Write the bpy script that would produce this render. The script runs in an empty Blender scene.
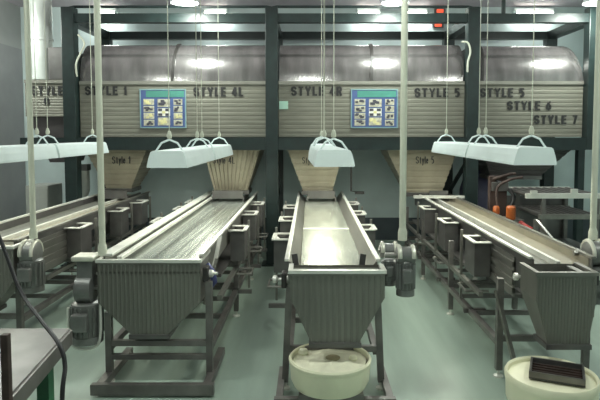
import bpy, math, random
from mathutils import Vector, Matrix
random.seed(7)
R = math.radians
PI = math.pi
scene = bpy.context.scene
col = scene.collection

# ------------------------------------------------------------------ materials
def mat(name, c, rough=.5, metal=0., nscale=6., namt=.12, bump=0., stretch=(1, 1, 1), c2=None, spec=.5,
        emit=None, estr=0., alpha=1., bscale=None):
    m = bpy.data.materials.new(name); m.use_nodes = True
    nt = m.node_tree; b = nt.nodes['Principled BSDF']
    tc = nt.nodes.new('ShaderNodeTexCoord'); mp = nt.nodes.new('ShaderNodeMapping')
    mp.inputs['Scale'].default_value = stretch
    nt.links.new(tc.outputs['Object'], mp.inputs['Vector'])
    n = nt.nodes.new('ShaderNodeTexNoise'); n.inputs['Scale'].default_value = nscale
    n.inputs['Detail'].default_value = 5
    nt.links.new(mp.outputs['Vector'], n.inputs['Vector'])
    r = nt.nodes.new('ShaderNodeValToRGB')
    d = c2 if c2 else tuple(min(1, max(0, v * (1 - 2 * namt))) for v in c)
    e = c if c2 else tuple(min(1, v * (1 + namt)) for v in c)
    r.color_ramp.elements[0].position = .3; r.color_ramp.elements[1].position = .7
    r.color_ramp.elements[0].color = (*d, 1); r.color_ramp.elements[1].color = (*e, 1)
    nt.links.new(n.outputs['Fac'], r.inputs['Fac'])
    nt.links.new(r.outputs['Color'], b.inputs['Base Color'])
    b.inputs['Roughness'].default_value = rough; b.inputs['Metallic'].default_value = metal
    b.inputs['Specular IOR Level'].default_value = spec
    b.inputs['Alpha'].default_value = alpha
    if bump:
        n2 = nt.nodes.new('ShaderNodeTexNoise'); n2.inputs['Scale'].default_value = bscale or nscale * 3
        nt.links.new(mp.outputs['Vector'], n2.inputs['Vector'])
        bp = nt.nodes.new('ShaderNodeBump'); bp.inputs['Strength'].default_value = bump
        bp.inputs['Distance'].default_value = .02
        nt.links.new(n2.outputs['Fac'], bp.inputs['Height']); nt.links.new(bp.outputs['Normal'], b.inputs['Normal'])
    if emit:
        b.inputs['Emission Color'].default_value = (*emit, 1); b.inputs['Emission Strength'].default_value = estr
    return m

M = dict(
    floor=mat('painted_floor', (.315, .40, .34), .34, 0, 1.3, .13, .04, (2.6, .25, 1), spec=.45),
    wall=mat('wall_paint', (.58, .68, .67), .6, 0, 2.5, .05),
    wall_low=mat('wall_dado', (.065, .085, .095), .5, 0, 2.5, .1),
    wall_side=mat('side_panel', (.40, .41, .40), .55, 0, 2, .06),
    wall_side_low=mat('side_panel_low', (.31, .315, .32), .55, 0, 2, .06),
    ceil=mat('ceiling_paint', (.50, .45, .49), .7, 0, 3, .05),
    green=mat('dark_green_paint', (.010, .021, .020), .4, 0, 8, .2),
    green_leg=mat('green_paint', (.02, .11, .05), .4, 0, 8, .2),
    bin=mat('galvanised_bin', (.195, .192, .155), .5, .2, 3, .10, .02, (.6, 1, 4)),
    binrim=mat('bin_rim_steel', (.27, .265, .23), .4, .5, 4, .08),
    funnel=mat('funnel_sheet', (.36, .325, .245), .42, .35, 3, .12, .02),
    funnel_dark=mat('funnel_unlit_sheet', (.10, .09, .09), .4, .5, 3, .12),  # darker copy of the funnel sheet, shade put into its colour
    hood=mat('rolled_hood_steel', (.30, .29, .285), .19, .75, 2.2, .22, .05, (2.5, 1, .6)),
    steel=mat('brushed_steel', (.27, .265, .24), .36, .75, 5, .15, .02, (1, .3, 1)),
    bright=mat('bright_rail_steel', (.72, .72, .66), .38, .45, 6, .08),
    belt=mat('belt_steel', (.60, .64, .58), .27, .6, 2.6, .28, .03, (9, .12, 1), c2=(.12, .13, .115)),
    belt_c=mat('belt_smooth', (.62, .64, .55), .26, .6, 3., .12, .05, (4, .5, 1), c2=(.30, .31, .26)),
    dark=mat('dark_stainless', (.155, .15, .145), .36, .65, 4, .15, .02),
    hopper=mat('ribbed_stainless', (.235, .23, .205), .36, .7, 3, .12, .02, (1, 1, .4)),
    hopper_in=mat('hopper_lining', (.20, .20, .18), .4, .6, 4, .15),
    table=mat('worn_table_steel', (.17, .165, .16), .42, .6, 4, .15),
    frame=mat('frame_steel', (.19, .18, .17), .4, .6, 5, .18),
    white=mat('white_enamel', (.70, .79, .78), .42, 0, 5, .03),
    hoodin=mat('white_reflector', (.85, .86, .82), .5, 0, 5, .03),
    pvc=mat('cream_conduit', (.52, .54, .44), .45, 0, 5, .05),
    cream=mat('cream_plastic', (.80, .79, .58), .42, 0, 4, .05),
    foam=mat('pale_foam', (.72, .71, .54), .7, 0, 14, .05, .2),
    tan=mat('tan_liner', (.21, .19, .14), .5, 0, 5, .1),
    belt_dark=mat('dull_belt', (.20, .20, .175), .4, .5, 3, .25, .03, (8, .15, 1)),
    foam_stain=mat('brownish_foam', (.34, .31, .17), .7, 0, 14, .15),
    black=mat('black_rubber', (.012, .012, .014), .5, 0, 8, .2),
    blackpl=mat('black_plastic', (.03, .028, .026), .45, 0, 20, .2),
    letter=mat('letter_black', (.02, .02, .02), .5, 0, 5, .1),
    motor=mat('motor_grey', (.20, .205, .195), .38, .5, 7, .15),
    motor_cap=mat('motor_cap_light', (.62, .62, .53), .35, .4, 7, .15),
    orange=mat('orange_paint', (.38, .095, .02), .4, 0, 6, .1),
    red=mat('red_paint', (.38, .035, .03), .4, 0, 6, .1),
    tank=mat('blue_violet_plastic', (.075, .075, .135), .45, 0, 3, .12),
    poster_blue=mat('poster_blue', (.07, .11, .26), .35, 0, 4, .08),
    poster_green=mat('poster_green', (.07, .25, .20), .35, 0, 4, .08),
    poster_edge=mat('poster_edge', (.20, .32, .34), .35, 0, 4, .05),
    photo_pale=mat('poster_photo_pale', (.62, .62, .50), .4, 0, 28, .1, c2=(.30, .27, .20)),
    photo_dark=mat('poster_photo_dark', (.07, .07, .09), .4, 0, 20, .2),
    photo_yel=mat('poster_photo_yellow', (.70, .66, .34), .4, 0, 20, .1),
    photo_white=mat('poster_photo_white', (.8, .8, .72), .4, 0, 20, .1),
    sticker=mat('mint_sticker', (.42, .66, .55), .4, 0, 5, .05),
    duct=mat('duct_sheet', (.50, .53, .50), .35, .35, 4, .08),
    grey_box=mat('grey_box_paint', (.36, .37, .34), .5, 0, 4, .06),
    blue=mat('blue_hose', (.06, .07, .20), .4, 0, 4, .1),
    lamp=mat('lamp_glass', (1, 1, .95), .3, 0, 4, .01, emit=(.98, 1., .92), estr=14),
    tube=mat('tube_glass', (1, 1, .9), .3, 0, 4, .01, emit=(1., .97, .84), estr=14),
    redlamp=mat('red_lamp_glass', (.8, .1, .05), .3, 0, 4, .01, emit=(1, .12, .05), estr=.9),
    rust=mat('rusty_steel', (.055, .035, .03), .6, .3, 12, .2),
)

# ------------------------------------------------------------------ mesh helpers (all in world coordinates)
ORG = {}
class MB:
    def __init__(s): s.v = []; s.f = []
    def add(s, vs, fs):
        k = len(s.v); s.v += [tuple(v) for v in vs]; s.f += [tuple(i + k for i in f) for f in fs]; return s
    def box(s, x0, x1, y0, y1, z0, z1):
        vs = [(x, y, z) for z in (z0, z1) for y in (y0, y1) for x in (x0, x1)]
        return s.add(vs, [(0, 2, 3, 1), (4, 5, 7, 6), (0, 1, 5, 4), (2, 6, 7, 3), (0, 4, 6, 2), (1, 3, 7, 5)])
    def bar(s, a, b, w, h=None):
        """rectangular bar between two points"""
        a = Vector(a); b = Vector(b); h = h or w; d = (b - a).normalized()
        up = Vector((0, 0, 1)) if abs(d.z) < .9 else Vector((0, 1, 0))
        sx = d.cross(up).normalized(); sz = sx.cross(d).normalized()
        vs = [p + sx * i * w / 2 + sz * j * h / 2 for p in (a, b) for i, j in ((-1, -1), (1, -1), (1, 1), (-1, 1))]
        return s.add(vs, [(0, 1, 2, 3), (7, 6, 5, 4), (0, 4, 5, 1), (1, 5, 6, 2), (2, 6, 7, 3), (3, 7, 4, 0)])
    def tube(s, pts, r, n=10):
        pts = [Vector(p) for p in pts]; rings = []
        prev = None
        for i, p in enumerate(pts):
            d = (pts[min(i + 1, len(pts) - 1)] - pts[max(i - 1, 0)]).normalized()
            if prev is None:
                up = Vector((0, 0, 1)) if abs(d.z) < .9 else Vector((1, 0, 0))
                sx = d.cross(up).normalized()
            else:
                sx = (prev - d * prev.dot(d)).normalized()
            prev = sx; sy = d.cross(sx)
            rr = r[i] if isinstance(r, (list, tuple)) else r
            rings.append([p + (sx * math.cos(t) + sy * math.sin(t)) * rr for t in [2 * PI * k / n for k in range(n)]])
        return s.loft(rings)
    def loft(s, rings, cap=True, closed=True):
        n = len(rings[0]); vs = [p for r in rings for p in r]; fs = []
        for i in range(len(rings) - 1):
            for k in range(n if closed else n - 1):
                k2 = (k + 1) % n
                fs.append((i * n + k, i * n + k2, (i + 1) * n + k2, (i + 1) * n + k))
        if cap:
            fs.append(tuple(range(n))[::-1]); fs.append(tuple((len(rings) - 1) * n + k for k in range(n)))
        return s.add(vs, fs)
    def lathe(s, prof, c, n=28, axis='Z'):
        rings = []
        for r, h in prof:
            ring = []
            for k in range(n):
                t = 2 * PI * k / n; a = r * math.cos(t); b = r * math.sin(t)
                ring.append({'Z': (c[0] + a, c[1] + b, c[2] + h), 'X': (c[0] + h, c[1] + a, c[2] + b),
                             'Y': (c[0] + a, c[1] + h, c[2] + b)}[axis])
            rings.append(ring)
        return s.loft(rings)
    def prism(s, prof, axis, a, b):
        f = {'X': lambda p, t: (t, p[0], p[1]), 'Y': lambda p, t: (p[0], t, p[1]), 'Z': lambda p, t: (p[0], p[1], t)}[axis]
        return s.loft([[f(p, a) for p in prof], [f(p, b) for p in prof]])
    def build(s, name, m, parent=None, smooth=False, bevel=0., origin=None):
        me = bpy.data.meshes.new(name)
        lo = [min(v[i] for v in s.v) for i in range(3)]; hi = [max(v[i] for v in s.v) for i in range(3)]
        o_ = origin or ((lo[0] + hi[0]) / 2, (lo[1] + hi[1]) / 2, lo[2])
        me.from_pydata([(v[0] - o_[0], v[1] - o_[1], v[2] - o_[2]) for v in s.v], [], s.f)
        import bmesh
        bm = bmesh.new(); bm.from_mesh(me); bmesh.ops.recalc_face_normals(bm, faces=bm.faces); bm.to_mesh(me); bm.free()
        me.materials.append(m if not isinstance(m, str) else M[m])
        o = bpy.data.objects.new(name, me); col.objects.link(o)
        if smooth:
            for p in me.polygons: p.use_smooth = True
            es = o.modifiers.new('split', 'EDGE_SPLIT'); es.split_angle = R(40)
        if bevel:
            b = o.modifiers.new('bevel', 'BEVEL'); b.width = bevel; b.segments = 2; b.limit_method = 'ANGLE'
        if parent:
            o.parent = parent; po = ORG[parent.name]
            o.location = (o_[0] - po[0], o_[1] - po[1], o_[2] - po[2])
        else:
            o.location = o_
        ORG[o.name] = o_
        return o

def tag(o, label, cat, group=None, kind=None):
    o['label'] = label
    if cat: o['category'] = cat
    if group: o['group'] = group
    if kind: o['kind'] = kind
    return o
def empty(name, loc, label, cat, group=None):
    o = bpy.data.objects.new(name, None); col.objects.link(o); o.location = loc; o.empty_display_size = .1
    ORG[o.name] = tuple(loc); return tag(o, label, cat, group)
def struct(o): o['kind'] = 'structure'; return o
def bx(*a): return MB().box(*a)

def bez(pts, n=10):
    pts = [Vector(p) for p in pts]; out = []
    for i in range(len(pts) - 1):
        p0, p1, p2, p3 = pts[max(i - 1, 0)], pts[i], pts[i + 1], pts[min(i + 2, len(pts) - 1)]
        for k in range(n):
            t = k / n
            out.append(.5 * ((2 * p1) + (-p0 + p2) * t + (2 * p0 - 5 * p1 + 4 * p2 - p3) * t * t + (-p0 + 3 * p1 - 3 * p2 + p3) * t ** 3))
    out.append(pts[-1]); return out
ARC = lambda cx, cy, rx, ry, a0, a1, n=8: [(cx + rx * math.cos(R(a0 + (a1 - a0) * k / n)), cy + ry * math.sin(R(a0 + (a1 - a0) * k / n))) for k in range(n + 1)]
GL = {'S': (.66, [ARC(.33, .745, .33, .255, 20, 270) + ARC(.33, .25, .33, .25, 90, -160)]),
      'T': (.62, [[(0, 1), (.62, 1)], [(.31, 1), (.31, 0)]]), 'Y': (.68, [[(0, 1), (.34, .45), (.68, 1)], [(.34, .45), (.34, 0)]]),
      'L': (.55, [[(0, 1), (0, 0), (.55, 0)]]), 'E': (.58, [[(.58, 1), (0, 1), (0, 0), (.58, 0)], [(0, .52), (.52, .52)]]),
      'R': (.64, [[(0, 0), (0, 1), (.38, 1)] + ARC(.38, .74, .24, .26, 90, -90, 6) + [(0, .48)], [(.36, .48), (.64, 0)]]),
      '0': (.58, [ARC(.29, .5, .29, .5, 0, 360, 18)]), '1': (.36, [[(0, .72), (.3, 1), (.3, 0)]]),
      '4': (.62, [[(.45, 0), (.45, 1), (0, .3), (.62, .3)]]), '5': (.58, [[(.56, 1), (.06, 1), (.04, .58)] + ARC(.26, .31, .32, .31, 100, -115, 9)]),
      '6': (.58, [ARC(.29, .31, .29, .31, 0, 360, 14), [(.5, .98), (.2, .8), (0, .4)]]), '7': (.56, [[(0, 1), (.56, 1), (.2, 0)]]),
      't': (.34, [[(.17, .9), (.17, .1), (.34, 0)], [(0, .66), (.34, .66)]]), 'y': (.46, [[(0, .66), (.23, .05)], [(.46, .66), (.1, -.3)]]),
      'l': (.05, [[(.02, 1), (.02, 0)]]), 'e': (.46, [[(0, .36), (.46, .36)] + ARC(.23, .33, .23, .33, 0, 320, 10)]), ' ': (.3, [])}
def lettering(text, name, x0, x1, z0, z1, y, parent, m='letter', bold=.255):
    if ' ' in text:
        tot = sum(GL[c][0] + .2 for c in text) - .2; n = text.index(' '); k = (x1 - x0) / tot
        wa = (sum(GL[c][0] + .2 for c in text[:n]) - .2) * k; wb = (sum(GL[c][0] + .2 for c in text[n + 1:]) - .2) * k
        lettering(text[:n], name, x0, x0 + wa, z0, z1, y, parent, m, bold)
        return lettering(text[n + 1:], name, x1 - wb, x1, z0, z1, y, parent, m, bold)
    """each word is cut from bold strokes and fixed to the sheet"""
    tot = sum(GL[c][0] + .2 for c in text) - .2
    sx = (x1 - x0) / tot; sz = z1 - z0; w = bold * sz; hw = w * .72; u = x0; mb = MB(); q = 0
    for c in text:
        wd, strokes = GL[c]
        for st in strokes:
            pts = [(u + w * .4 + px / wd * (wd * sx - w * .8), z0 + pz * (sz - hw) + hw / 2) for px, pz in st]
            for k, (a, b) in enumerate(zip(pts[:-1], pts[1:])):
                d = Vector((b[0] - a[0], 0, b[1] - a[1])).normalized() * w * .35; q += 1
                mb.bar(Vector((a[0], y, a[1])) - d, Vector((b[0], y, b[1])) + d, .006 + .0002 * (q % 4), hw) if abs(d.z) < .9 * d.length else \
                    mb.bar(Vector((a[0], y, a[1])) - d, Vector((b[0], y, b[1])) + d, w, .006 + .0002 * (q % 4))
        u += (wd + .2) * sx
    return mb.build(name, m, parent)

# ------------------------------------------------------------------ setting
WX0, WX1, WY0, WY1, CH = -5.3, 5.6, -2.6, 10.4, 4.3
struct(bx(WX0, WX1, WY0, WY1, -.1, 0).build('floor', 'floor'))
struct(bx(WX0, WX1, WY0, WY1, CH, CH + .1).build('ceiling', 'ceil'))
wb = struct(bx(WX0, WX1, WY1, WY1 + .12, -.1, CH + .1).build('wall_back', 'wall'))
struct(bx(WX0, WX1, WY1 - .012, WY1, 0, .42).build('baseboard_back', 'wall_low'))
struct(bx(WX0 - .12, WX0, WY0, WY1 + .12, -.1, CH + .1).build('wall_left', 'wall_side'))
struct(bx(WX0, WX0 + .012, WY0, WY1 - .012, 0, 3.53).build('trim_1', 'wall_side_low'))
struct(bx(WX1, WX1 + .12, WY0, WY1 + .12, -.1, CH + .1).build('wall_right', 'wall'))
struct(bx(WX0, WX1, WY0 - .12, WY0, -.1, CH + .1).build('wall_front', 'wall'))

# ------------------------------------------------------------------ green support frame
YF, YR = 8.46, 9.95
fr = empty('support_frame', (0.3, YF, 0), 'dark green steel frame of posts and beams carrying the row of sorting bins', 'frame')
PX = (-3.585, -.57, 2.43, 4.22)
for i, x in enumerate(PX):
    w = .092
    if i < 3:
        p = bx(x - w, x + w, YF - .09, YF + .09, 0, 3.86).build('post', 'green', fr, bevel=.008)
        bx(x - .16, x + .16, YF - .16, YF + .16, 0, .02).build('foot_plate', 'green', p)
    else:
        p = bx(x - w, x + w, YF - .09, YF + .09, 1.75, 3.86).build('post', 'green', fr, bevel=.008)
        q = bx(x - .19, x - .09, YF - .06, YF + .06, 0, 1.75).build('post', 'green', fr, bevel=.008)
        bx(x - .24, x - .04, YF - .13, YF + .13, 0, .02).build('foot_plate', 'green', q)
    q = bx(x - w, x + w, YR - .09, YR + .09, 0, 3.77).build('post', 'green', fr, bevel=.008)
    bx(x - w * .8, x + w * .8, YF + .09, YR - .09, 3.637, 3.765).build('side_beam', 'green', fr)
def ibeam(y, z0, z1, x0, x1, nm):
    m = MB(); h = .012
    m.box(x0, x1, y - .07, y + .07, z0, z0 + h); m.box(x0, x1, y - .07, y + .07, z1 - h, z1)
    m.box(x0, x1, y - .012, y + .012, z0 + h, z1 - h)
    return m.build(nm, 'green', fr)
segs = [(PX[0] + .093, PX[1] - .093), (PX[1] + .093, PX[2] - .093), (PX[2] + .093, PX[3] - .093)]
for a, b in segs:
    bx(a, b, YF - .07, YF + .07, 3.637, 3.765).build('top_beam', 'green', fr)
    bx(a, b, YR - .07, YR + .07, 3.637, 3.765).build('top_beam', 'green', fr)
    bx(a, b, YF - .08, YF + .08, 1.745, 1.93).build('bin_beam', 'green', fr)
    bx(a, b, YR - .08, YR + .08, 1.745, 1.93).build('bin_beam', 'green', fr)
bx(-4.35, PX[0] - .093, YF - .05, YF + .09, 1.83, 1.93).build('bin_beam', 'green', fr)
for a, b in segs[:2]:
    MB().tube([(a - .09, YF, 3.86), (a - .02, YF, 3.875), (b + .02, YF, 3.875), (b + .09, YF, 3.86)], .02).build('top_rail', 'green', fr, True)
bx(2.43, 2.47, YF + .1, YR - .1, 1.75, 1.9).build('tie_beam', 'green', fr)
MB().tube([(2.88, YF, 3.76), (2.88, YF, 4.29)], .03).build('hanger_rod', 'green', fr, True)
# diagonal braces at the feet of the bins
MB().bar((PX[1] + .02, YF, 1.7), (PX[1] + .02, YR, .9), .05).build('diagonal_brace', 'green', fr)
MB().bar((PX[2] + .02, YF, 1.7), (PX[2] + .02, YR, .9), .05).build('diagonal_brace', 'green', fr)

# ------------------------------------------------------------------ bins
BF = 8.50
def ribs_profile(z0, z1, n, yf, d):
    pts = []
    h = (z1 - z0) / n
    for i in range(n):
        z = z0 + i * h
        pts += [(yf, z), (yf, z + h * .55), (yf + d, z + h * .68), (yf + d, z + h * .9)]
    pts.append((yf, z1)); return pts
def sorting_bin(x0, x1, z0, z1, label, yb=9.85):
    t = empty('sorting_bin', ((x0 + x1) / 2, BF, z0), label, 'bin', 'bins along the back frame')
    prof = ribs_profile(z0, z1 - .05, 12, BF, .0028) + [(yb, z1 - .05), (yb, z0)]
    MB().prism(prof, 'X', x0, x1).build('bin_body', 'bin', t)
    m = MB(); m.box(x0, x1, BF - .02, BF + .03, z1 - .05, z1); m.box(x0, x1, yb - .05, yb, z1 - .05, z1)
    m.box(x0, x0 + .05, BF + .03, yb - .05, z1 - .05, z1); m.box(x1 - .05, x1, BF + .03, yb - .05, z1 - .05, z1)
    m.build('bin_rim', 'binrim', t)
    return t
def hood(t, x0, x1, z0, z1, straps=(), round_right=False, yf=BF + .02, yb=9.7):
    n = 12; rings = []
    xs = [x0 + (x1 - x0) * i / 24 for i in range(25)]
    if round_right: xs = [x0 + (x1 - x0 - .16) * i / 20 for i in range(21)] + [x1 - .16 + .16 * math.sin(PI / 2 * k / 6) for k in range(1, 7)]
    for x in xs:
        s_ = 1.
        if round_right and x > x1 - .16: s_ = .55 + .45 * math.sqrt(max(0, 1 - ((x - x1 + .16) / .16) ** 2))
        ring = []
        for k in range(n + 1):
            a = PI / 2 * k / n
            ring.append((x, yf + .42 * (1 - math.sin(a) ** 1.0) * 1 if False else yf + .45 * (1 - math.cos(a)), z0 + (z1 - z0) * s_ * math.sin(a) ** .9))
        ring += [(x, yb, z0 + (z1 - z0) * s_), (x, yb, z0)]
        rings.append(ring)
    MB().loft(rings).build('bin_hood', 'hood', t, True)
    for x in straps:
        pts = [(x + .03 * math.sin(a * 1.3), yf - .006 + .45 * (1 - math.cos(a)), z0 + (z1 - z0 + .012) * math.sin(a) ** .9) for a in [PI / 2 * k / 10 for k in range(11)]]
        m = MB()
        for p, q in zip(pts[:-1], pts[1:]): m.bar(p, q, .045, .02)
        m.build('hood_strap', 'blackpl', t)
def funnel(t, xt0, xt1, xb0, xb1, zb, style, m='funnel', zt=1.9, yt=(8.6, 9.75), yb=(8.72, 9.15)):
    k = 8.66 / 8.46
    xt0, xt1, xb0, xb1 = [v * k for v in (xt0, xt1, xb0, xb1)]
    zb = 2 - (2 - zb) * k
    rings = []
    if style == 'h':
        n = 9
        for i in range(n):
            for u, d in ((0, 0), (.6, 0), (.7, .006), (.92, .006)):
                f = (i + u) / n; L = lambda a, b: b + (a - b) * f
                rings.append([(L(xt0, xb0) + d, L(yt[0], yb[0]) + d, L(zt, zb)), (L(xt1, xb1) - d, L(yt[0], yb[0]) + d, L(zt, zb)),
                              (L(xt1, xb1) - d, L(yt[1], yb[1]) - d, L(zt, zb)), (L(xt0, xb0) + d, L(yt[1], yb[1]) - d, L(zt, zb))])
        rings.append([(xt0, yt[0], zt), (xt1, yt[0], zt), (xt1, yt[1], zt), (xt0, yt[1], zt)])
    else:
        n = 11
        for a0, a1, y0, y1, z in ((xb0, xb1, yb[0], yb[1], zb), (xt0, xt1, yt[0], yt[1], zt)):
            ring = []
            for i in range(n):
                for u, d in ((0, 0), (.6, 0), (.7, .016), (.9, .016)):
                    ring.append((a0 + (a1 - a0) * (i + u) / n, y0 + d, z))
            ring += [(a1, y0, z), (a1, y1, z), (a0, y1, z)]
            rings.append(ring)
    o = MB().loft(rings).build('funnel', m, t)
    mm = MB(); w = .03
    mm.box(xb0 - w, xb1 + w, yb[0] - w, yb[0], zb - .04, zb + .02); mm.box(xb0 - w, xb1 + w, yb[1], yb[1] + w, zb - .04, zb + .02)
    mm.box(xb0 - w, xb0, yb[0], yb[1], zb - .04, zb + .02); mm.box(xb1, xb1 + w, yb[0], yb[1], zb - .04, zb + .02)
    mm.build('outlet_collar', 'dark', o)
    return o

LY = BF - .006
bA = sorting_bin(-3.475, -.668, 1.94, 2.78, 'wide ribbed steel bin marked STYLE 1 and STYLE 4L')
hood(bA, -3.47, -.67, 2.78, 3.385, (-2.08,))
lettering('STYLE 1', 'lettering', -3.391, -2.764, 2.57, 2.704, LY, bA)
lettering('STYLE 4L', 'lettering', -1.756, -1.007, 2.55, 2.69, LY, bA)
f1 = funnel(bA, -3.46, -2.39, -3.10, -2.74, 1.137, 'h')
lettering('Style 1', 'lettering', -3.05, -2.77, 1.53, 1.64, 8.62, bA, bold=.13)
f2 = funnel(bA, -1.64, -.70, -1.46, -.96, 1.106, 'v')
lettering('Style 4L', 'lettering', -1.50, -1.16, 1.53, 1.63, 8.62, bA, bold=.13)

bB = sorting_bin(-.472, 2.332, 1.94, 2.78, 'wide ribbed steel bin marked STYLE 4R and STYLE 5')
hood(bB, -.467, 2.327, 2.78, 3.385, (.92,))
lettering('STYLE 4R', 'lettering', -.285, .481, 2.56, 2.70, LY, bB)
lettering('STYLE 5', 'lettering', 1.576, 2.254, 2.54, 2.676, LY, bB)
f3 = funnel(bB, -.40, .555, -.10, .34, 1.10, 'h')
lettering('Style 4R', 'lettering', -.12, .20, 1.53, 1.63, 8.62, bB, bold=.13)
f4 = funnel(bB, 1.08, 2.27, 1.49, 2.01, 1.075, 'h')
lettering('Style 5', 'lettering', 1.63, 1.91, 1.53, 1.64, 8.62, bB, bold=.13)
bx(-.466, -.331, BF - .012, BF - .002, 2.36, 2.48).build('sticker', 'sticker', bB)
m = MB().tube([(.64, 8.66, 1.75), (.64, 8.66, 1.10), (.78, 8.66, 1.08)], .014); m.box(.70, .84, 8.63, 8.69, 1.055, 1.095)
m.build('gate_lever', 'blackpl', bB)

bC = sorting_bin(2.532, 4.12, 1.94, 2.78, 'ribbed steel bin marked STYLE 5, STYLE 6 and STYLE 7 at the right end')
hood(bC, 2.535, 4.13, 2.78, 3.37, (2.60,), True)
lettering('STYLE 5', 'lettering', 2.567, 3.23, 2.54, 2.676, LY, bC)
lettering('STYLE 6', 'lettering', 2.976, 3.641, 2.345, 2.48, LY, bC)
lettering('STYLE 7', 'lettering', 3.386, 4.038, 2.135, 2.27, LY, bC)
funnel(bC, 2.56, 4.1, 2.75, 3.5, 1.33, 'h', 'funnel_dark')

bD = sorting_bin(-4.30, -3.70, 2.25, 2.80, 'narrow steel bin marked STYLE 0 beside the left green post')
lettering('STYLE', 'lettering', -4.202, -3.725, 2.57, 2.704, LY, bD)
lettering('0', 'lettering', -4.011, -3.939, 2.42, 2.54, LY, bD)
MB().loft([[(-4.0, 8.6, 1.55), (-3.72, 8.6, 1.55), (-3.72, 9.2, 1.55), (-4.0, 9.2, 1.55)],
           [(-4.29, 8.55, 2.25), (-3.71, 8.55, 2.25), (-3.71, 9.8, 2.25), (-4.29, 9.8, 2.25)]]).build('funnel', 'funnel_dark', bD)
bx(-3.97, -3.70, 8.56, 9.7, 2.80, 3.30).build('bin_hood', 'dark', bD, bevel=.02)

# vertical duct over the narrow bin
dt = empty('air_duct', (-4.14, 8.8, 2.8), 'pale round sheet metal duct rising above the STYLE 0 bin to the ceiling', 'duct')
MB().lathe([(.155, 0), (.155, 1.5)], (-4.14, 8.75, 2.8), 24).build('duct_pipe', 'duct', dt, True)
for z in (2.82, 3.42, 4.2): MB().lathe([(.168, 0), (.168, .03)], (-4.14, 8.75, z), 24).build('duct_flange', 'duct', dt, True)

# posters
def poster(x0, x1, z0, z1, label, seed):
    rnd = random.Random(seed)
    t = empty('chart_poster', ((x0 + x1) / 2, BF - .01, z0), label, 'poster', 'photo charts on the bins')
    y = BF - .003
    bx(x0, x1, y - .012, y, z0, z1).build('poster_panel', 'poster_blue', t)
    m = MB(); e = .016
    m.box(x0 - e, x1 + e, y - .018, y, z1, z1 + e); m.box(x0 - e, x1 + e, y - .018, y, z0 - e, z0)
    m.box(x0 - e, x0, y - .018, y, z0, z1); m.box(x1, x1 + e, y - .018, y, z0, z1)
    m.build('poster_frame', 'poster_edge', t)
    w = x1 - x0; h = z1 - z0
    bx(x0 + w * .12, x1 - .012, y - .016, y - .012, z1 - h * .19, z1 - h * .02).build('title_strip', 'poster_green', t)
    cols = ((.06, .24), (.38, .28), (.74, .2))
    for ci, (c, cw) in enumerate(cols):
        n = 4 if ci != 1 else 3
        for r in range(n):
            zt = z1 - h * (.24 + r * .75 / n); zb = zt - h * .75 / n * .86
            a, b = x0 + w * c, x0 + w * (c + cw)
            cell = bx(a, b, y - .016, y - .012, zb, zt).build('photo_panel', 'photo_pale' if ci != 1 or r != 1 else 'photo_white', t)
            m = MB()
            if ci == 1 and r == 1:
                for qx in (.04, .62):
                    for qz in (.04, .64):
                        m.box(a + (b - a) * qx, a + (b - a) * (qx + .32), y - .019, y - .016, zb + (zt - zb) * qz, zb + (zt - zb) * (qz + .32))
                m.build('picture', 'photo_dark', cell)
                bx(a + (b - a) * .36, a + (b - a) * .62, y - .019, y - .016, zb + (zt - zb) * .34, zb + (zt - zb) * .66).build('picture', 'photo_yel', cell)
            else:
                for q in range(5):
                    u, v = rnd.uniform(.05, .66), rnd.uniform(.06, .62)
                    m.box(a + (b - a) * u, a + (b - a) * (u + .26), y - .019 - q * .0005, y - .016, zb + (zt - zb) * v, zb + (zt - zb) * (v + .32))
                m.build('picture', rnd.choice(['photo_dark', 'photo_dark', 'photo_dark', 'photo_yel']), cell)
poster(-2.55, -1.885, 2.09, 2.645, 'blue and green photo chart on the left bin between STYLE 1 and STYLE 4L', 3)
poster(.632, 1.31, 2.09, 2.645, 'blue and green photo chart on the centre bin between STYLE 4R and STYLE 5', 5)

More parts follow.
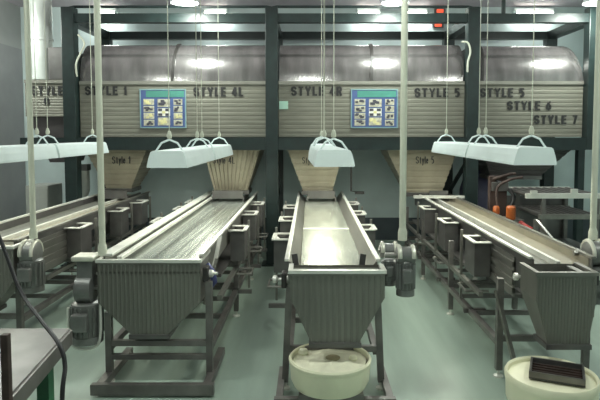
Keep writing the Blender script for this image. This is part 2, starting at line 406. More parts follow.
# ------------------------------------------------------------------ conveyors
def conveyor(label, x0, x1, y0, y1, hop, sloped=False, divider=None, left_flange=None, chutes=(), belt='belt', legy=(),
             motor=None, guard=(1, 1), legx=None, splay=0., first_top=None, zr=1.02, base_z=.06, name='sorting_conveyor'):
    t = empty(name, ((x0 + x1) / 2, y0, 0), label, 'conveyor', 'sorting conveyors under the bins')
    zb = zr - .07
    # trough pan: U section
    w = .012
    s_ = .075 if sloped else .0
    prof = [(x0, zr), (x0, zr - .2), (x1, zr - .2), (x1, zr), (x1 - w, zr), (x1 - w - s_, zb - .02), (x0 + w + s_, zb - .02), (x0 + w, zr)]
    MB().prism(prof, 'Y', y0, y1).build('trough', 'steel' if not divider else 'dark', t)
    bx(x0 + w + s_ + .004, x1 - w - s_ - .004, y0 - .03, y1, zb - .019, zb).build('belt', belt, t)
    if sloped:
        bx(x0 + w + s_, x1 - w - s_, 6.08, 6.12, zb, zb + .006).build('belt_seam', 'bright', t)
    # rails
    lw = left_flange or .035
    m = MB(); m.box(x0 - .03, x0 - .03 + lw, y0, y1, zr, zr + .022)
    if left_flange: m.box(x0 - .03 + lw + .035, x0 - .03 + lw + .075, y0, y1, zr - .03, zr + .0)
    m.build('side_rail', 'bright', t, bevel=.004)
    MB().box(x1 - .012, x1 + .025, y0, y1, zr, zr + .022).build('side_rail', 'steel' if divider else 'bright', t, bevel=.004)
    if divider: bx(divider - .016, divider + .016, y0 + .04, y1, zb, zb + .045).build('lane_divider', 'bright', t)
    if divider:
        m = MB(); m.box(divider + .012, x1 - w, y0 + .04, y1, zb + .001, zb + .012); m.box(x1 - w - .006, x1 - w, y0 + .04, y1, zb + .012, zr)
        m.build('lane_liner', 'tan', t)
    # slatted side guards near the discharge end
    for s, on in ((-1, guard[0]), (1, guard[1])):
        if not on: continue
        X = x0 - .004 if s < 0 else x1 + .004
        m = MB()
        for i in range(4):
            z = zr - .10 - i * .075
            m.box(min(X, X + s * .025), max(X, X + s * .025), y0 + .35, y0 + 1.5, z - .045, z)
        m.box(min(X, X + s * .012), max(X, X + s * .012), y0 + .35, y0 + 1.5, zr - .4, zr - .06)
        m.build('side_guard', 'steel', t)
    # legs
    lx = legx or (x0 - .0, x1 + .0)
    for i, y in enumerate(legy):
        for s, x in ((-1, lx[0]), (1, lx[1])):
            sp = s * splay if i == 0 else 0
            lg = MB().bar((x + sp, y, base_z), (x, y, first_top if first_top and i == 0 and s < 0 else zr - .2), .05, .05).build('leg', 'frame', t)
            MB().lathe([(.04, 0), (.04, .012), (.012, .02), (.012, base_z + .01)], (x + sp, y, 0), 12).build('foot', 'bright', lg)
        bx(lx[0], lx[1], y - .02, y + .02, .30, .345).build('cross_brace', 'frame', t)
        if i: bx(lx[0], lx[1], y - .02, y + .02, .55, .59).build('cross_brace', 'frame', t)
    for x in lx:
        MB().box(x - .025, x + .025, legy[0] + .03, legy[-1], .26, .31).build('base_rail', 'frame', t)
        MB().box(x - .02, x + .02, legy[0] + .5, legy[-1], .52, .56).build('base_rail', 'steel', t)
    bx(lx[0] + .05, lx[1] - .05, legy[0] + .9, legy[-1] - .2, .62, .65).build('shade_pan', 'dark', t)  # dark sheet added for the shadow and clutter under the trough
    nb = 7
    for i in range(nb):
        y = legy[0] + .75 + i * .55
        bx(lx[0] + .026, lx[1] - .026, y, y + .035, .265, .305).build('floor_tie', 'frame', t)
    fx = (x1 - x0) * .2
    m = MB(); m.box(x0 + fx, x1 - fx, 8.50, 8.53, zb + .05, zr + .10)
    for p, q in ((x0 + fx - .02, x0 + fx), (x1 - fx, x1 - fx + .02)): m.box(p, q, 8.50, 9.15, zb + .01, zr + .01)
    m.build('feed_box', 'dark', t)
    # side chutes
    for s, y, ln in chutes:
        X = x0 - .035 if s < 0 else x1 + .03
        a, b = (X - .15, X) if s < 0 else (X, X + .15)
        zt = zr - .05
        m = MB(); k = .008; dz = .36
        for (p, q, r_, v) in ((a, b, y, y + k), (a, b, y + ln - k, y + ln), (a, a + k, y + k, y + ln - k), (b - k, b, y + k, y + ln - k)):
            m.box(p, q, r_, v, zr - dz, zt)
        m.box(a, b, y, y + ln, zr - dz - .01, zr - dz)
        ch = m.build('side_chute', 'dark', t)
        m = MB()
        m.box(a - .018, b, y - .03, y + .012, zt, zt + .012); m.box(a - .018, b, y + ln - .012, y + ln + .03, zt, zt + .012)
        ox = a if s < 0 else b
        m.box(ox - .02, ox + .02, y, y + ln, zt, zt + .012)
        m.bar((ox, y + ln * .5, zt + .005), ((a + b) / 2, y + ln * .5, zt - .07), ln * .8, .008)
        m.build('chute_lip', 'bright', ch)
        o2 = ox + s * .06
        MB().tube([(X, y + .04, .50), (o2, y + .04, .50), (o2, y + ln, .50), (X, y + ln, .50)], .013, 8).build('bag_frame', 'steel', t)
        bx(min(X, o2), max(X, o2), y + .1, y + .14, .27, .31).build('outrigger', 'frame', t)
        MB().box(ox - .012, ox + .012, y + ln + .12, y + ln + .15, .25, zr).build('chute_post', 'steel', t)
    # discharge hopper
    h = hop
    def outline(z):
        if z >= h['zm']: return h['x0'], h['x1']
        f = (z - h['zb']) / (h['zm'] - h['zb'])
        return h['b0'] + (h['x0'] - h['b0']) * f, h['b1'] + (h['x1'] - h['b1']) * f
    zt = h['zt']; yf, yk = h['yf'], h['yk']; ybk = yf + (yk - yf) * .62
    zs = [h['zb'], h['zm'], zt if h.get('lip', 1) else zt - .085]
    yb_ = [ybk, yk, yk]
    m = MB()
    rings = []
    for z, b in zip(zs, yb_):
        l, r_ = outline(z); rings.append([(l, yf, z), (r_, yf, z), (r_, b, z), (l, b, z)])
    m.loft(rings, cap=False)
    rings = []
    for z, b in zip(zs, yb_):
        l, r_ = outline(z); e = .012; rings.append([(l + e, yf + e, z), (r_ - e, yf + e, z), (r_ - e, b - e, z), (l + e, b - e, z)])
    m.loft(rings, cap=False)
    hp = m.build('discharge_hopper', 'hopper', t)
    # vertical ribs pressed into the front sheet
    rb = MB(); n = h.get('n', 15)
    if not h.get('lip', 1): rb.box(h['x0'], h['x1'], yf, yf + .01, zt - .1, zt - .012)
    for i in range(n):
        xa = h['x0'] + (h['x1'] - h['x0']) * (i + .15) / n; xb = h['x0'] + (h['x1'] - h['x0']) * (i + .7) / n
        def zlow(x):
            if x < h['b0']: return h['zm'] - (h['zm'] - h['zb']) * (x - h['x0']) / (h['b0'] - h['x0'])
            if x > h['b1']: return h['zm'] - (h['zm'] - h['zb']) * (h['x1'] - x) / (h['x1'] - h['b1'])
            return h['zb']
        za, zb2 = zlow(xa) + .01, zlow(xb) + .01
        ring = lambda z1, z2, q: [(xa, yf, z1), (xb, yf, z2), (xb - .006, yf - q, z2), (xa + .006, yf - q, z1)]
        rb.loft([ring(za, zb2, .004), ring(zt - .03, zt - .03, .004)])
    rb.build('rib_sheet', 'hopper', hp)
    m = MB(); e = .022
    m.box(h['x0'] - .012, h['x1'] + .012, yf - .014, yf + e, zt - .012, zt + .012)
    m.box(h['x0'] - .012, h['x0'] + e, yf + e, yk, zt - .012, zt + .012); m.box(h['x1'] - e, h['x1'] + .012, yf + e, yk, zt - .012, zt + .012)
    if h.get('lip', 1): m.box(h['x0'] + e, h['x1'] - e, yk - .015, yk, zt - .06, zt - .02)
    m.build('hopper_rim', h.get('rim', 'bright'), hp)
    m = MB(); e = .02; l, r_ = h['b0'], h['b1']; z = h['zb']
    m.box(l - e, r_ + e, yf - e, yf + .005, z - .025, z + .01); m.box(l - e, r_ + e, ybk - .005, ybk + e, z - .025, z + .01)
    m.box(l - e, l + .005, yf, ybk, z - .025, z + .01); m.box(r_ - .005, r_ + e, yf, ybk, z - .025, z + .01)
    m.build('outlet_flange', 'dark', hp)
    # bearings on both sides of the end roller
    MB().lathe([(.045, x0 - .02), (.045, x1 + .02)], (0, y0 + .05, zb - .08), 20, 'X').build('end_roller', 'steel', t, True)
    for x, s in ((x0, -1), (x1, 1)):
        b = MB()
        xa, xb = (x - .055, x - .013) if s < 0 else (x + .013, x + .055)
        b.box(xa, xb, y0 + .0, y0 + .11, zb - .14, zb - .02)
        bo = b.build('bearing', 'blackpl', t, bevel=.01)
        MB().lathe([(.0, 0), (.03, .004), (.03, .03), (.012, .045), (.012, .07)], ((xa if s < 0 else xb) - (.07 if s < 0 else 0), y0 + .055, zb - .08), 14, 'X').build('bearing_cap', 'bright', bo, True)
    return t

def gear_motor(t, x, y, z0, z1, r, shaft_x, gz, ring=True):
    """vertical finned motor with a gearbox on top, driving the end roller"""
    g = MB()
    h = z1 - z0
    g.lathe([(r * .55, 0), (r * .85, h * .05), (r * .95, h * .16), (r, h * .18), (r, h * .95), (r * .8, h)], (x, y, z0), 24)
    mo = g.build('gear_motor', 'motor', t, True)
    f = MB()
    for k in range(16):
        a = 2 * PI * k / 16
        f.bar((x + math.cos(a) * r * 1.04, y + math.sin(a) * r * 1.04, z0 + h * .22), (x + math.cos(a) * r * 1.04, y + math.sin(a) * r * 1.04, z0 + h * .9), .012, .018)
    f.build('cooling_fins', 'motor', mo)
    m = MB().lathe([(r * 1.06, 0), (r * 1.06, h * .16)], (x, y, z0 + h * .02), 24); m.build('fan_cover', 'motor', mo, True)
    b = MB().box(x - r * .55, x + r * .55, y - r * 1.55, y - r * .95, z0 + h * .4, z0 + h * .8).build('terminal_box', 'motor', mo, bevel=.01)
    b = MB().lathe([(r * .8, -.07), (r * 1.0, -.06), (r * 1.0, .06), (r * .8, .07)], (x, y, gz), 26, 'X').build('gearbox', 'motor', mo, True)
    if ring:
        c = MB()
        for q in (-.05, .05):
            c.tube([(x + q, y + math.cos(a) * r * 1.04, gz + math.sin(a) * r * 1.04) for a in [PI * k / 14 - .1 for k in range(16)]], .016, 8)
        c.build('guard_ring', 'motor_cap', mo, True)
    MB().lathe([(.02, min(shaft_x, x)), (.02, max(shaft_x, x))], (0, y, gz), 12, 'X').build('drive_shaft', 'steel', mo, True)
    return mo

legs = lambda a, b: [a, a + (b - a) * .36, a + (b - a) * .70, b]
# centre conveyor
cC = conveyor('centre steel conveyor with smooth lit belt under the STYLE 4R funnel', -.165, .515, 4.22, 9.2,
              dict(x0=-.145, x1=.541, zm=.808, zb=.47, b0=.012, b1=.352, zt=1.0, yf=3.99, yk=4.2, n=16), sloped=True,
              chutes=((-1, 5.35, .3), (-1, 6.5, .3), (-1, 7.6, .3), (1, 5.9, .3), (1, 7.0, .3), (1, 8.0, .3)),
              belt='belt_c', legy=legs(4.28, 8.9), legx=(-.16, .52), splay=.035, guard=(0, 0))
gear_motor(cC, .60, 4.22, .84, 1.04, .052, .52, 1.11)
gear_motor(cC, .705, 4.08, .80, 1.07, .064, .55, 1.10)
bx(-.26, .62, 3.92, 3.97, .03, .09).build('base_bar', 'frame', cC)
bx(-.25, -.2, 3.97, 4.5, .03, .085).build('base_bar', 'frame', cC); bx(.56, .61, 3.97, 4.5, .03, .085).build('base_bar', 'frame', cC)
bx(-.08, .38, 3.86, 4.3, .10, .15).build('tub_shelf', 'frame', cC)
for x in (-.1, .39):
    MB().bar((x, 4.23, .95), (x + (.02 if x > 0 else -.02), 4.26, 1.07), .045, .02).build('end_paddle', 'blackpl', cC)
# left conveyor
cL = conveyor('left steel conveyor with streaked belt under the STYLE 4L funnel', -1.64, -.87, 4.40, 9.2,
              dict(x0=-1.673, x1=-.864, zm=.66, zb=.40, b0=-1.41, b1=-1.13, zt=.995, yf=4.35, yk=4.75, n=24, lip=0, rim='bright'), left_flange=.10,
              chutes=((1, 5.85, .28), (1, 7.0, .28), (1, 8.0, .28), (-1, 6.4, .3), (-1, 7.45, .3), (-1, 8.2, .3)),
              legy=legs(4.40, 8.9), legx=(-1.61, -.805), first_top=.575, guard=(0, 0))
mo = gear_motor(cL, -1.79, 4.42, .32, .66, .115, -1.6, .76, False)
MB().tube(bez([(-1.915, 4.36, .62), (-1.915, 4.36, .40), (-1.88, 4.36, .31), (-1.79, 4.36, .285), (-1.70, 4.36, .31), (-1.665, 4.36, .40), (-1.66, 4.36, .66)], 6), .012, 8).build('motor_hoop', 'bright', mo, True)
bx(-1.84, -1.72, 4.36, 4.48, .80, .99).build('terminal_column', 'motor', cL)
MB().box(-1.88, -1.70, 4.34, 4.52, .99, 1.03).build('terminal_cover', 'motor_cap', cL, bevel=.012)
bx(-1.585, -.83, 4.38, 4.42, .19, .23).build('cross_brace', 'frame', cL)
bx(-1.66, -.73, 4.12, 4.17, .02, .10).build('base_bar', 'frame', cL)
bx(-1.64, -1.58, 4.17, 4.9, .03, .09).build('base_bar', 'frame', cL); bx(-.82, -.76, 4.17, 4.9, .03, .09).build('base_bar', 'frame', cL)
MB().bar((-.84, 4.75, .78), (-.80, 4.95, 1.08), .03, .02).build('tension_arm', 'bright', cL)
MB().bar((-.85, 4.45, .62), (-.80, 4.75, .92), .025, .02).build('tension_arm', 'steel', cL)
MB().tube([(-.85, 4.55, .92), (-.80, 4.53, .86), (-.79, 4.55, .78), (-.84, 4.58, .72)], .028).build('air_hose', 'blue', cL, True)
# right conveyor
cR = conveyor('right steel conveyor with white centre divider under the STYLE 5 funnel', 1.73, 2.2, 4.3, 9.2,
              dict(x0=1.615, x1=2.042, zm=.80, zb=.48, b0=1.705, b1=1.99, zt=1.0, yf=3.93, yk=4.24, n=18, rim='steel'), divider=1.95, belt='belt_dark',
              chutes=((-1, 5.2, .32), (-1, 6.35, .32), (-1, 7.5, .32)),
              legy=legs(4.5, 8.9), legx=(1.55, 2.26), guard=(1, 0))
bx(1.56, 2.32, 8.36, 8.42, 1.02, 1.06).build('end_bar', 'bright', cR)
bx(1.955, 2.0, 3.97, 4.26, .93, .99).build('hopper_bracket', 'steel', cR)
gear_motor(cR, 2.32, 4.52, .62, .92, .10, 2.15, 1.02)
MB().bar((1.52, 4.5, .72), (1.60, 4.2, .12), .03, .03).build('leg_brace', 'steel', cR)
# far left conveyor
cF = conveyor('far left steel conveyor with side slats, cut by the left edge of the photo', -3.34, -2.66, 5.0, 9.2,
              dict(x0=-3.34, x1=-2.60, zm=.70, zb=.42, b0=-3.15, b1=-2.82, zt=1.0, yf=4.85, yk=5.2, n=22), divider=-2.96, belt='belt_dark',
              chutes=((1, 6.0, .3), (1, 7.3, .3), (1, 8.2, .3)), legy=legs(5.05, 8.9), guard=(0, 1))
gear_motor(cF, -2.50, 4.96, .58, .88, .10, -2.7, .93)

# ------------------------------------------------------------------ tubs
def tub(c, r, zb, h, label, lid=False):
    t = empty('round_tub', (c[0], c[1], zb), label, 'tub', 'round cream tubs under the discharge hoppers')
    if not lid:
        MB().lathe([(r * .88, 0), (r * .96, h * .25), (r * .985, h * .8), (r * .955, h * .82), (r * .92, h * .3), (r * .5, h * .28), (.001, h * .28)], (c[0], c[1], zb), 48).build('tub_wall', 'cream', t, True)
        rim = [(r * .955, h * .80), (r * 1.0, h * .82), (r * 1.01, h * .94), (r * .98, h), (r * .94, h * .97), (r * .94, h * .82)]
    else:
        MB().lathe([(r * .86, 0), (r * .97, h * .3), (r * .985, h * .8), (.001, h * .8)], (c[0], c[1], zb), 48).build('tub_wall', 'cream', t, True)
        MB().lathe([(r * .9, h * .80), (r * .93, h * .87), (r * .80, h * .9), (.001, h * .9)], (c[0], c[1], zb), 48).build('tub_lid', 'cream', t, True)
        rim = [(r * .93, h * .78), (r * 1.0, h * .80), (r * 1.01, h * .94), (r * .98, h), (r * .93, h * .96), (r * .92, h * .82)]
    n = 48; rings = []
    for k in range(n + 1):
        a = 2 * PI * k / n
        rings.append([(c[0] + q * math.cos(a), c[1] + q * math.sin(a), zb + z) for q, z in rim])
    MB().loft(rings, cap=False).build('tub_rim', 'cream', t, True)
    return t
t1 = tub((.148, 4.05), .302, .15, .205, 'round cream tub with pale foam standing under the centre conveyor hopper')
def foam(c, r, z, label):
    m = MB(); rings = []
    for j in range(1, 7):
        rings.append([(c[0] + r * j / 6 * math.cos(a) * (1 + .05 * math.sin(3 * a + j)), c[1] + r * j / 6 * math.sin(a) * (1 + .05 * math.sin(3 * a + j)),
                       z + .02 * (1 - (j / 6) ** 2) + .022 * math.sin(5 * a + j * 1.3) * (j / 6) * (1 - j / 7)) for a in [2 * PI * k / 32 for k in range(32)]])
    m.loft(rings)
    return tag(m.build('foam_mound', 'foam', None, True), label, 'foam', kind='stuff')
foam((.148, 4.05), .272, .316, 'pale foam filling the open cream tub under the centre hopper')
tag(MB().lathe([(.0005, 0), (.05, .004), (.055, .012), (.0005, .024)], (.17, 4.06, .328), 20).build('dark_lump', 'foam_stain', None, True), 'flat brownish lump lying on the foam in the centre tub', 'lump')
for i, (px, py, r, lab) in enumerate(((.32, 4.06, .033, 'pale round lump on the right of the foam in the centre tub'), (-.05, 4.16, .042, 'pale lump at the back left of the foam in the centre tub'))):
    tag(MB().lathe([(.0005, -.8 * r), (r * .7, -.5 * r), (r, 0), (r * .72, .6 * r), (.0005, .85 * r)], (px, py, .325 + .3 * r), 16).build('pale_lump', 'cream', None, True), lab, 'lump', 'lumps in the centre tub')
st = empty('tub_stand', (1.632, 3.7, 0), 'low dark round stand under the right cream tub', 'stand')
MB().lathe([(.25, 0), (.25, .02), (.06, .03), (.06, .09), (.26, .10), (.26, .12)], (1.632, 3.7, 0), 28).build('stand_plate', 'dark', st, True)
t2 = tub((1.632, 3.7), .298, .12, .26, 'round cream lidded tub carrying a black tray under the right hopper', True)
def tray():
    c = Vector((1.67, 3.70, .365)); a = R(-24)
    t = empty('black_tray', c, 'shallow black tray lying tilted on the lid of the right tub', 'tray')
    ux = Vector((math.cos(a), math.sin(a), 0)); uy = Vector((-math.sin(a), math.cos(a), 0)); L, W = .17, .135
    def ob(m, x0, x1, y0, y1, z0, z1):
        vs = [c + ux * x + uy * y + Vector((0, 0, z)) for z in (z0, z1) for y in (y0, y1) for x in (x0, x1)]
        m.add(vs, [(0, 2, 3, 1), (4, 5, 7, 6), (0, 1, 5, 4), (2, 6, 7, 3), (0, 4, 6, 2), (1, 3, 7, 5)])
    m = MB(); ob(m, -L, L, -W, W, 0, .012); m.build('tray_floor', 'blackpl', t)
    m = MB(); w = .014
    ob(m, -L, L, -W, -W + w, .012, .05); ob(m, -L, L, W - w, W, .012, .05); ob(m, -L, -L + w, -W + w, W - w, .012, .05); ob(m, L - w, L, -W + w, W - w, .012, .05)
    m.build('tray_rim', 'dark', t)
    m = MB()
    for k in range(5): ob(m, -L + w, L - w, -W + w + (k + .7) * .043, -W + w + (k + .7) * .043 + .012, .012, .026)
    m.build('tray_slats', 'rust', t)
tray()

# ------------------------------------------------------------------ hanging light fixtures
def fixture(cx, y0, y1, z, label, shift=0., power=1., w=.36, h=.15):
    t = empty('hanging_light', (cx, (y0 + y1) / 2, z), label, 'light', 'hooded lights over the conveyors')
    sx = lambda y: cx + shift * (y - y0)
    out = [(-w / 2, 0), (w / 2, 0), (w / 2, .02), (w * .46, h * .55), (w * .41, h * .92), (w * .36, h), (-w * .36, h), (-w * .41, h * .92), (-w * .46, h * .55), (-w / 2, .02)]
    e = .008
    sec = [(-w / 2, 0), (-w / 2, .02), (-w * .46, h * .55), (-w * .41, h * .92), (-w * .36, h), (w * .36, h), (w * .41, h * .92), (w * .46, h * .55), (w / 2, .02), (w / 2, 0),
           (w / 2 - e, 0), (w / 2 - e, .02), (w * .46 - e, h * .55), (w * .41 - e, h * .9 - e / 2), (w * .35, h - e), (-w * .35, h - e), (-w * .41 + e, h * .9 - e / 2), (-w * .46 + e, h * .55), (-w / 2 + e, .02), (-w / 2 + e, 0)]
    MB().loft([[(sx(y) + p, y, z + q) for p, q in sec] for y in (y0 + .012, y1 - .012)]).build('lamp_hood', 'white', t)
    for y in (y0, y1 - .012):
        MB().loft([[(sx(v) + p, v, z + q) for p, q in out] for v in (y, y + .012)]).build('end_plate', 'white', t)
    for s in (-.07, .07):
        MB().tube([(sx(y0 + .06) + s, y0 + .06, z + .055), (sx(y1 - .06) + s, y1 - .06, z + .055)], .016, 10).build('light_tube', 'tube', t, True)
    for y in (y0 + .10, y1 - .10):
        top = (sx(y), y, z + h + .10)
        m = MB()
        m.tube([(sx(y) - w * .38, y, z + h * .85), (sx(y) - w * .2, y, z + h + .07), top], .009, 8)
        m.tube([(sx(y) + w * .38, y, z + h * .85), (sx(y) + w * .2, y, z + h + .07), top], .009, 8)
        m.build('hanger_bracket', 'white', t, True)
        c = MB(); c.tube([top, (sx(y), y, CH)], .0042, 6); c.lathe([(.02, 0), (.024, .03), (.012, .07)], (sx(y), y, z + h + .11), 10)
        c.build('hanging_chain', 'pvc', t, True)
    l = bpy.data.lights.new('tube_light', 'AREA'); l.shape = 'RECTANGLE'; l.size = w * .7; l.size_y = (y1 - y0) * .9
    l.energy = 5 * power * (y1 - y0); l.color = (1., .98, .82)
    lo = bpy.data.objects.new('tube_light', l); col.objects.link(lo); lo.parent = t; lo.location = (shift * (y1 - y0) / 2, 0, .03)
fixture(-1.2715, 4.97, 6.42, 1.69, 'white hooded light, nearer of the two over the left conveyor')
fixture(-1.2715, 6.50, 7.95, 1.69, 'white hooded light, farther of the two over the left conveyor', power=1.2)
fixture(.217, 4.95, 6.4, 1.70, 'white hooded light, nearer of the two over the centre conveyor', -.04, 1.3)
fixture(.16, 6.5, 7.95, 1.70, 'white hooded light over the centre conveyor, mostly hidden behind the nearer one', 0, 1.3)
fixture(1.895, 4.70, 6.15, 1.73, 'white hooded light, nearer of the two over the right conveyor')
fixture(1.895, 6.20, 7.9, 1.73, 'white hooded light, farther of the two over the right conveyor')
fixture(-2.97, 4.75, 6.2, 1.725, 'white hooded light over the far left conveyor, cut by the left edge of the photo', power=.5)
fixture(-2.97, 6.25, 7.76, 1.725, 'white hooded light over the far left conveyor, in front of the left green post', power=.5)

# ------------------------------------------------------------------ conduits dropping to the motors
def conduit(x, y, z, label):
    t = empty('power_conduit', (x, y, z), label, 'conduit', 'cream conduits dropping to the motors')
    MB().tube([(x, y, z + .08), (x, y, CH)], .025, 14).build('conduit_pipe', 'pvc', t, True)
    MB().lathe([(.035, 0), (.035, .06), (.028, .09)], (x, y, z), 16).build('conduit_coupling', 'pvc', t, True)
conduit(-2.472, 4.96, 1.06, 'cream vertical conduit dropping to the far left conveyor motor')
conduit(-1.656, 4.42, 1.03, 'cream vertical conduit dropping to the left conveyor by its hopper')
conduit(.70, 4.2, 1.19, 'cream vertical conduit dropping to the twin motors of the centre conveyor')
conduit(2.345, 4.6, 1.12, 'cream vertical conduit dropping to the right conveyor motor at the right edge')

# ------------------------------------------------------------------ high bay lamps
def bay(x, y, z, label, power=150, glow=60):
    t = empty('ceiling_lamp', (x, y, z), label, 'lamp', 'round bay lamps near the ceiling')
    MB().lathe([(.19, 0), (.195, .01), (.14, .14), (.08, .2), (.07, .2), (.13, .13), (.18, .012)], (x, y, z), 28).build('lamp_reflector', 'white', t, True)
    MB().lathe([(.0005, 0), (.10, .0), (.165, .03), (.16, .05), (.0005, .05)], (x, y, z), 24).build('lamp_glass', 'lamp', t, True)
    MB().lathe([(.05, .2), (.06, .22), (.06, .3), (.012, .32), (.012, CH - z)], (x, y, z), 16).build('lamp_stem', 'dark', t, True)
    l = bpy.data.lights.new('lamp_light', 'AREA'); l.shape = 'DISK'; l.size = .32; l.energy = power; l.color = (.93, 1., .93)
    lo = bpy.data.objects.new('lamp_light', l); col.objects.link(lo); lo.parent = t; lo.location = (0, 0, -.01)
    l = bpy.data.lights.new('lamp_glow', 'POINT'); l.shadow_soft_size = .12; l.energy = glow; l.color = (.95, 1., .92)
    lo = bpy.data.objects.new('lamp_glow', l); col.objects.link(lo); lo.parent = t; lo.location = (0, 0, -.16)
for x, lab in ((-4.64, 'unseen round lamp added above the far left to brighten the left wall'), (-1.74, 'bright round lamp above the left bin marked STYLE 4L'), (1.18, 'bright round lamp above the centre bin'), (3.99, 'bright round lamp at the top right corner')):
    bay(x, 7.9, 3.80, lab, 30, 70)  # leftmost one is out of view, added to brighten the left wall
for x, lab in ((-3.4, 'unseen round lamp added to light the near left of the hall'), (0., 'unseen round lamp added to light the near middle of the hall'), (3.4, 'unseen round lamp added to light the near right of the hall')):
    bay(x, 3.4, 3.85, lab, 25, 45)  # unseen row added to light the near part of the hall
bay(0, -.8, 3.85, 'unseen round lamp added behind the camera to light the hall', 20, 45)  # extra lamp added behind the camera for its light

# short batten lights along the top of the back wall
for a, b, lab in ((-3.9, -3.5, 'short batten light high on the back wall near the left green post'), (-1.92, -1.5, 'short batten light high on the back wall above STYLE 4L'),
                  (.85, 1.27, 'short batten light high on the back wall above the centre chart'), (1.72, 2.12, 'short batten light high on the back wall left of the red lamps'),
                  (3.7, 4.4, 'longest batten light high on the back wall at the right')):
    t = empty('batten_light', ((a + b) / 2, 10.3, 4.17), lab, 'light', 'batten lights on the back wall')
    bx(a, b, 10.26, 10.4, 4.19, 4.25).build('batten_body', 'white', t)
    MB().tube([(a + .02, 10.25, 4.165), (b - .02, 10.25, 4.165)], .02, 10).build('light_tube', 'tube', t, True)
    for x in (a + .01, b - .01): bx(x - .01, x + .01, 10.22, 10.28, 4.145, 4.19).build('tube_socket', 'white', t)
    l = bpy.data.lights.new('batten_glow', 'AREA'); l.shape = 'RECTANGLE'; l.size = b - a; l.size_y = .06; l.energy = 5; l.color = (.93, 1., .97)
    lo = bpy.data.objects.new('batten_glow', l); col.objects.link(lo); lo.parent = t; lo.location = (0, -.08, -.04); lo.rotation_euler = (R(12), 0, 0)

# ------------------------------------------------------------------ foreground table and cable
tb = empty('steel_table', (-1.9, 3.0, 0), 'stainless work table with green legs in the near left corner', 'table')
A, B = (-1.39, 2.45), (-1.504, 3.44); C2, D = (-2.45, 3.44), (-2.45, 2.45)
quad = lambda s, z: [(A[0] - s, A[1] + s, z), (B[0] - s, B[1] - s, z), (C2[0] + s, C2[1] - s, z), (D[0] + s, D[1] + s, z)]
MB().loft([quad(0, .745), quad(0, .78)]).build('table_top', 'table', tb, bevel=.004)
m = MB()
for p, q in ((A, B), (B, C2)):
    m.bar((p[0], p[1], .725), (q[0], q[1], .725), .03, .09)
m.build('table_apron', 'frame', tb)
for x, y in ((-1.575, 3.25), (-1.50, 2.55), (-2.35, 3.3), (-2.35, 2.55)):
    bx(x - .035, x + .035, y - .035, y + .035, 0, .745).build('leg', 'green_leg', tb)
tag(bx(-2.0, -1.72, 3.05, 3.09, .782, .788).build('paper_slip', 'white'), 'small white slip lying on the near left steel table', 'paper')
tag(bx(-1.338, -1.305, 2.365, 2.398, 0, 1.13).build('rusty_post', 'rust', None, bevel=.004), 'dark rusty upright post at the lower left edge in front of the table', 'post')

tag(MB().tube(bez([(-1.95, 3.2, 1.75), (-1.79, 3.2, 1.395), (-1.63, 3.1, 1.12), (-1.42, 2.9, 1.016), (-1.245, 2.72, .955), (-1.2, 2.68, .86), (-1.19, 2.62, .74), (-1.2, 2.6, .3), (-1.22, 2.62, .02)]), .011, 8).build('black_cable', 'black', None, True),
    'black cable hanging in front of the near left table down to the floor', 'cable')

# ------------------------------------------------------------------ things behind on the left
cb = empty('grey_cabinet', (-4.5, 9.3, 0), 'pale grey cabinet by the left wall behind the far left conveyor', 'cabinet')
bx(-4.72, -4.35, 9.25, 9.8, .0, 1.13).build('cabinet_body', 'grey_box', cb, bevel=.01)
bx(-4.71, -4.36, 9.235, 9.25, .06, 1.08).build('door', 'grey_box', cb)
sc = empty('outlet_scoop', (-3.45, 8.95, .95), 'pale grey scoop shaped outlet beside the left green post', 'scoop')
m = MB()
rings = []
for z, w, y in ((.97, .05, 9.0), (1.08, .10, 8.97), (1.28, .115, 8.94), (1.40, .11, 8.94)):
    rings.append([(-3.66 + w * math.cos(a), y - .06 * math.sin(a), z) for a in [PI * k / 10 for k in range(11)]] + [(-3.66 - w, y + .06, z), (-3.66 + w, y + .06, z)])
m.loft(rings).build('scoop_body', 'duct', sc, True)
bx(-3.77, -3.55, 8.9, 9.05, 1.40, 1.5).build('scoop_collar', 'dark', sc)

# ------------------------------------------------------------------ things behind on the right
tk = empty('storage_drum', (2.9, 9.52, 0), 'blue violet plastic drum with sloping shoulder behind the green post on the right', 'drum')
MB().lathe([(.30, 0), (.33, .03), (.34, .8), (.335, 1.05), (.25, 1.32), (.13, 1.43), (.001, 1.43)], (2.9, 9.52, 0), 32).build('drum_body', 'tank', tk, True)
MB().lathe([(.10, 1.43), (.10, 1.47), (.001, 1.47)], (2.9, 9.52, 0), 20).build('drum_cap', 'tank', tk, True)
rt = empty('roller_table', (3.1, 7.2, 0), 'two tier steel roller table on the right behind the conveyor', 'table')
for z0, z1, x0, x1 in ((1.19, 1.25, 2.68, 3.62), (.93, .99, 2.85, 3.62)):
    for y in (6.9, 7.75):
        bx(x0, x1, y, y + .05, z0, z1).build('roller_rail', 'bright' if z0 > 1.1 else 'steel', rt)
    for k in range(9):
        x = x0 + .06 + k * (x1 - x0 - .12) / 8
        MB().tube([(x, 6.95, z1 - .025), (x, 7.75, z1 - .025)], .028, 10).build('roller', 'dark', rt, True)
for x in (2.9, 3.57):
    for y in (6.925, 7.775): bx(x - .025, x + .025, y - .02, y + .02, 0, 1.19).build('leg', 'frame', rt)
bx(2.86, 3.6, 7.0, 7.7, .50, .54).build('lower_shelf', 'dark', rt)
bx(2.72, 2.80, 6.86, 6.90, 1.25, 1.29).build('end_stop', 'bright', rt); bx(3.22, 3.30, 6.86, 6.9, 1.25, 1.31).build('end_stop', 'bright', rt)
dv = empty('drive_unit', (2.6, 7.3, 0), 'dark drive unit with orange motors beside the roller table', 'machine')
bx(2.42, 2.78, 7.1, 7.6, 0, .82).build('machine_base', 'dark', dv, bevel=.01)
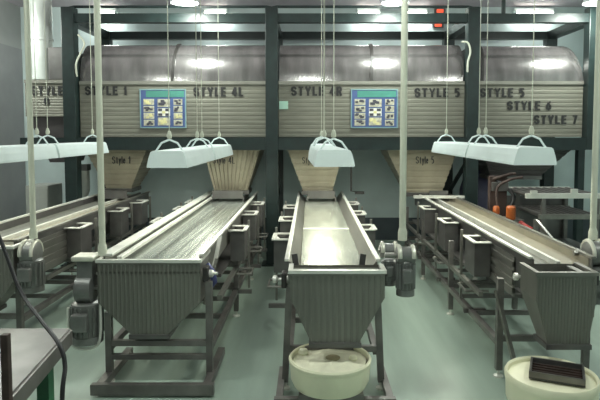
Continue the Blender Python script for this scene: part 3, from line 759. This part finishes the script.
MB().lathe([(.045, 0), (.06, .02), (.06, .16), (.04, .18)], (2.60, 7.2, .88), 20).build('orange_motor', 'orange', dv, True)
MB().lathe([(.035, 0), (.045, .02), (.045, .10), (.03, .12)], (2.46, 7.35, .92), 20).build('orange_motor', 'orange', dv, True)
bx(2.44, 2.76, 7.15, 7.5, .82, .88).build('mounting_plate', 'dark', dv)
MB().tube(bez([(2.5, 7.35, .9), (2.48, 7.4, 1.25), (2.62, 7.35, 1.38), (2.8, 7.35, 1.42)]), .018).build('hose', 'rust', dv, True)
MB().tube(bez([(2.62, 7.4, .9), (2.72, 7.45, 1.15), (2.6, 7.5, 1.3), (2.5, 7.5, 1.35)]), .025).build('hose', 'black', dv, True)
MB().tube([(2.70, 7.15, .85), (2.80, 7.0, .78)], .03).build('red_valve', 'red', dv, True)
bx(2.42, 2.66, 7.52, 7.6, .82, 1.42).build('machine_column', 'rust', dv, bevel=.01)
bx(2.44, 2.66, 7.46, 7.52, 1.22, 1.34).build('control_box', 'dark', dv, bevel=.01)
MB().tube([(2.46, 7.5, 1.38), (2.66, 7.4, 1.46), (2.72, 7.4, 1.46)], .02).build('hose', 'rust', dv, True)
bx(2.70, 3.60, 7.83, 7.87, .1, 1.12).build('back_panel', 'dark', rt)
pm = empty('prop_bar', (3.0, 6.5, 0), 'slim grey steel bar leaning beside the right conveyor', 'bar')
MB().bar((2.62, 6.45, 0), (2.62, 6.45, 1.0), .04).build('upright', 'frame', pm)
MB().bar((2.62, 6.43, .99), (2.75, 5.75, .62), .03).build('slanted_bar', 'steel', pm)
MB().bar((2.75, 5.75, .62), (2.75, 5.75, 0), .03).build('upright', 'frame', pm)

# indicator lamps and loose cables at the frame
for x, y, z, lab in ((2.37, 10.36, 4.20, 'red indicator lamp high on the back wall, upper of two'), (2.34, 10.36, 3.95, 'red indicator lamp high on the back wall, lower of two')):
    t = empty('indicator_lamp', (x, y, z), lab, 'lamp', 'red indicator lamps on the back wall')
    bx(x - .1, x + .1, y, y + .04, z - .03, z + .07).build('lamp_box', 'dark', t)
    bx(x - .06, x + .06, y - .015, y, z - .01, z + .05).build('lamp_lens', 'redlamp', t)
tag(MB().tube(bez([(-3.42, 8.36, 3.45), (-3.33, 8.36, 3.32), (-3.40, 8.38, 3.18), (-3.46, 8.36, 3.02), (-3.47, 8.4, 2.84)]), .013).build('pale_cable', 'pvc', None, True), 'short pale cable looping beside the left green post', 'cable')
tag(MB().tube(bez([(2.25, 8.40, 3.35), (2.33, 8.36, 3.33), (2.37, 8.36, 3.2), (2.335, 8.355, 3.05), (2.33, 8.355, 2.9)]), .014).build('pale_cable', 'pvc', None, True), 'short pale cable curving down beside the right green post', 'cable')

# ------------------------------------------------------------------ world, camera, view
w = bpy.data.worlds.new('world'); scene.world = w; w.use_nodes = True
w.node_tree.nodes['Background'].inputs[0].default_value = (.5, .55, .55, 1); w.node_tree.nodes['Background'].inputs[1].default_value = .05
cam = bpy.data.cameras.new('camera'); co = bpy.data.objects.new('camera', cam); col.objects.link(co)
co.location = (0, 0, 2.0); co.rotation_euler = (R(90 - 3.4), 0, 0)
cam.sensor_width = 36; cam.lens = 560 / 600 * 36; cam.shift_x = -10 / 600; cam.shift_y = -(200 - (133 + 560 * math.tan(R(3.4)))) / 600
cam.clip_end = 100
scene.camera = co
vs = scene.view_settings
vs.view_transform = 'Standard'; vs.look = 'None'; vs.exposure = 0.; vs.gamma = 1.; vs.use_curve_mapping = False
